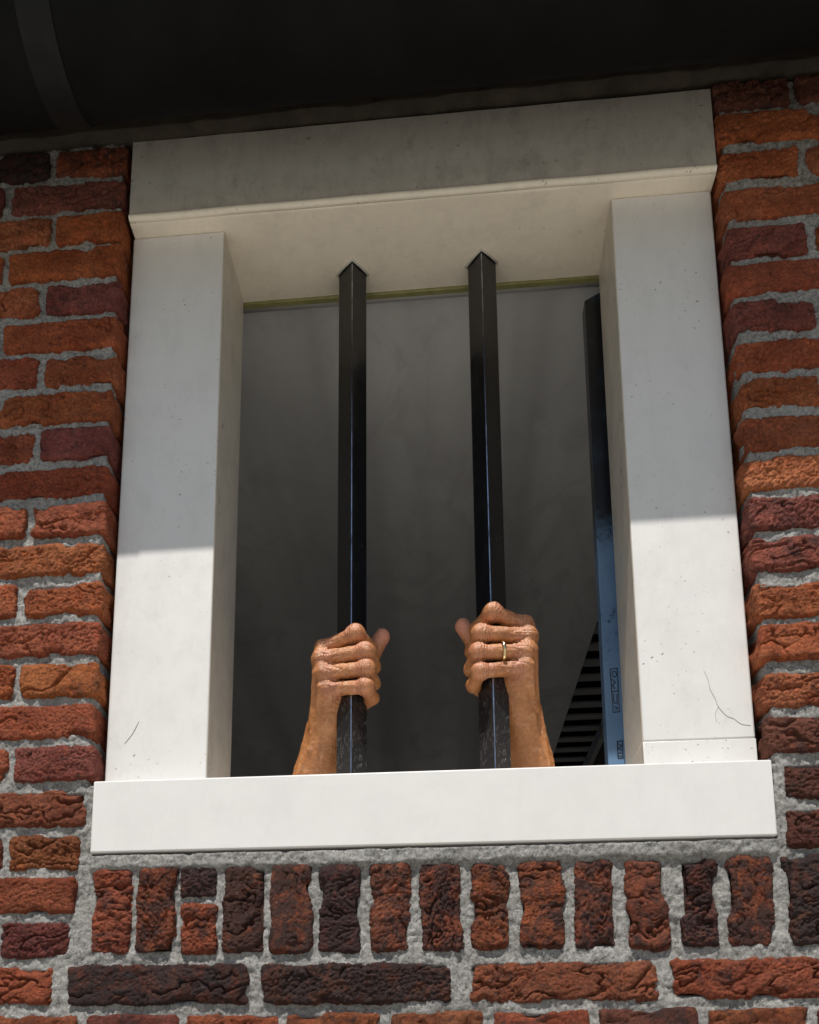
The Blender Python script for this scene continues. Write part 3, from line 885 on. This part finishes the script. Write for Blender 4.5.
LH = dict(s=-1, fingers=[
    [(-.1205, .064, .2050), (-.0800, .0425, .2115), (-.0640, .066, .2040), (-.0760, .095, .2010)],
    [(-.1225, .057, .1880), (-.0680, .0405, .1860), (-.0610, .069, .1815), (-.0740, .096, .1790)],
    [(-.1195, .056, .1680), (-.0670, .0410, .1640), (-.0610, .069, .1595), (-.0750, .094, .1580)],
    [(-.1150, .060, .1490), (-.0680, .0440, .1430), (-.0620, .068, .1395), (-.0760, .088, .1390)]],
    carpal=[(-.110, .104, .140), (-.116, .100, .132), (-.120, .096, .127), (-.1215, .090, .123)],
    pads=[((-.108, .074, .150), (-.110, .088, .122), .0140, .0165), ((-.096, .104, .135), (-.084, .108, .172), .0170, .0140)],
    thumb=[(-.100, .108, .140), (-.0790, .1060, .186), (-.0650, .0950, .2130), (-.0500, .0850, .2315)],
    wrist=(-.117, .100, .112), elbow=(-.190, .225, -.125), dorsal=(-.75, -.65, 0),
    arm=[((-.1225, .096, .118), (-.206, .215, -.125), .0215, .040), ((-.110, .106, .118), (-.176, .235, -.125), .0215, .040)],
    tendons=[((-.1315, .0585, .188), (-.1400, .0880, .118), .0034), ((-.1310, .0540, .168), (-.1400, .0850, .112), .0032), ((-.1260, .0530, .149), (-.1330, .0790, .116), .0030), ((-.1425, .0920, .118), (-.1620, .106, .050), .0038)])
RH = dict(s=1, fingers=[
    [(.1260, .063, .2240), (.0870, .0425, .2315), (.0690, .066, .2240), (.0800, .095, .2190)],
    [(.1285, .056, .2060), (.0720, .0405, .2030), (.0630, .068, .1960), (.0770, .096, .1920)],
    [(.1260, .055, .1855), (.0680, .0410, .1790), (.0610, .069, .1725), (.0760, .094, .1700)],
    [(.1220, .058, .1670), (.0700, .0440, .1565), (.0630, .068, .1510), (.0770, .088, .1500)]],
    carpal=[(.116, .104, .152), (.120, .100, .144), (.123, .096, .139), (.1225, .090, .135)],
    pads=[((.110, .073, .163), (.1115, .088, .134), .0140, .0165), ((.098, .104, .148), (.086, .108, .184), .0170, .0140)],
    thumb=[(.102, .108, .152), (.0810, .1060, .196), (.0680, .0950, .2230), (.0525, .0850, .2410)],
    wrist=(.119, .100, .124), elbow=(.188, .225, -.125), dorsal=(.75, -.65, 0),
    arm=[((.1235, .096, .130), (.190, .215, -.125), .0205, .038), ((.112, .106, .130), (.168, .235, -.125), .0210, .038)],
    tendons=[((.1378, .0575, .206), (.1415, .0880, .130), .0034), ((.1375, .0540, .186), (.1420, .0850, .124), .0032), ((.1330, .0520, .167), (.1370, .0790, .128), .0030), ((.1435, .0920, .130), (.157, .106, .050), .0040)])

Vl, Ql, Fl, Cl = build_hand(LH, 3.0)
Vr, Qr, Fr, Cr = build_hand(RH, 41.0)

# the rest of the person stands below the sill inside the dark room
def body_fn(p):
    d = rcone(p, (0, .50, -.30), (0, .50, -.62), .115, .105)
    for s in (-1, 1):
        d = smin(d, rcone(p, (s * .16, .48, -.26), (s * .05, .50, -.25), .055, .06), .06)
        d = smin(d, rcone(p, (s * .09, .50, -.32), (s * .07, .50, -.62), .10, .095), .05)
        d = smin(d, rcone(p, (s * .175, .47, -.27), (s * .190, .225, -.125), .048, .038), .03)
        d = smin(d, rcone(p, (s * .09, .50, -.72), (s * .10, .49, -1.12), .085, .055), .04)
        d = smin(d, rcone(p, (s * .10, .49, -1.12), (s * .10, .51, -1.53), .052, .036), .02)
        d = smin(d, rcone(p, (s * .10, .51, -1.555), (s * .11, .36, -1.568), .042, .030), .02)
    d = smin(d, rcone(p, (0, .50, -.22), (0, .48, -.12), .055, .05), .03)
    hd = smin(rcone(p, (0, .49, .01), (0, .48, .0), .088, .085), rcone(p, (0, .455, -.05), (0, .445, -.085), .062, .038), .04)
    hd = smin(hd, rcone(p, (0, .395, .0), (0, .377, -.035), .009, .012), .012)
    for s in (-1, 1):
        hd = smin(hd, rcone(p, (s * .083, .49, .01), (s * .084, .49, -.035), .012, .008), .006)
        hd = -smin(-hd, rcone(p, (s * .032, .392, .005), (s * .034, .392, .005), .012, .012), .012)
    return smin(d, hd, .02)
Vb, Qb = surface_nets(body_fn, (-.30, .18, -1.62), (.30, .70, .13), .009)
Vp = np.concatenate([Vl, Vr, Vb]); Qp = np.concatenate([Ql, Qr + len(Vl), Qb + len(Vl) + len(Vr)])
me = mesh_np('person', Vp, Qp)
at = me.attributes.new('flush', 'FLOAT', 'POINT'); at.data.foreach_set('value', np.concatenate([Fl, Fr, np.zeros(len(Vb))]).astype(np.float32))
at = me.attributes.new('crease', 'FLOAT', 'POINT'); at.data.foreach_set('value', np.concatenate([Cl, Cr, np.zeros(len(Vb))]).astype(np.float32))
person = tag(link('person', me, M['skin']), 'person inside the dark window with both bare hands gripping the black bars', 'person')

def shirt_fn(p):
    d = rcone(p, (0, .50, -.30), (0, .50, -.66), .122, .118)
    for s in (-1, 1):
        d = smin(d, rcone(p, (s * .16, .48, -.26), (s * .05, .50, -.25), .063, .068), .06)
        d = smin(d, rcone(p, (s * .09, .50, -.32), (s * .07, .50, -.66), .108, .108), .05)
        d = smin(d, rcone(p, (s * .175, .47, -.27), (s * .188, .30, -.17), .058, .052), .03)
    return d
V, Q = surface_nets(shirt_fn, (-.30, .20, -.82), (.30, .70, -.10), .009)
link('shirt', mesh_np('shirt', V, Q), M['shirt'], person)
def trouser_fn(p):
    d = None
    for s in (-1, 1):
        for a, b, ra, rb in (((s * .07, .50, -.70), (s * .095, .50, -.78), .108, .10), ((s * .09, .50, -.75), (s * .10, .49, -1.12), .095, .068), ((s * .10, .49, -1.12), (s * .10, .51, -1.50), .066, .055)):
            c = rcone(p, a, b, ra, rb); d = c if d is None else smin(d, c, .02)
    return d
V, Q = surface_nets(trouser_fn, (-.30, .30, -1.60), (.30, .70, -.58), .009)
link('trousers', mesh_np('trousers', V, Q), M['trousers'], person)
def hair_fn(p):
    d = rcone(p, (0, .50, .018), (0, .51, -.02), .094, .086)
    return np.maximum(d, -rcone(p, (0, .38, -.04), (0, .36, -.02), .095, .095))
V, Q = surface_nets(hair_fn, (-.13, .36, -.14), (.13, .64, .13), .007)
link('hair', mesh_np('hair', V, Q), M['hair'], person)

# ring on the hand at the right bar
rf0, rf1 = Vector(RH['fingers'][2][0]), Vector(RH['fingers'][2][1])
ax = (rf1 - rf0).normalized(); rc = rf0.lerp(rf1, .50)
a = ax.cross(Vector((0, 0, 1))).normalized(); b = ax.cross(a)
V = []; F = []; n = 48
prof = [(-.0022, .0), (-.0016, .0010), (0, .0013), (.0016, .0010), (.0022, 0), (.0016, -.0008), (-.0016, -.0008)]
for k in range(n):
    w = 2 * math.pi * k / n
    for t_, r_ in prof:
        V.append(tuple((.0119 + r_) * (math.cos(w) * a + math.sin(w) * b) + ax * t_))
m_ = len(prof)
for k in range(n):
    for i in range(m_): F.append((k * m_ + i, k * m_ + (i + 1) % m_, ((k + 1) % n) * m_ + (i + 1) % m_, ((k + 1) % n) * m_ + i))
ring = link('ring', mesh_np('ring', V, F), M['gold'], None, rc)
tag(ring, 'thin pale gold ring on a finger of the hand at the right bar', 'ring')
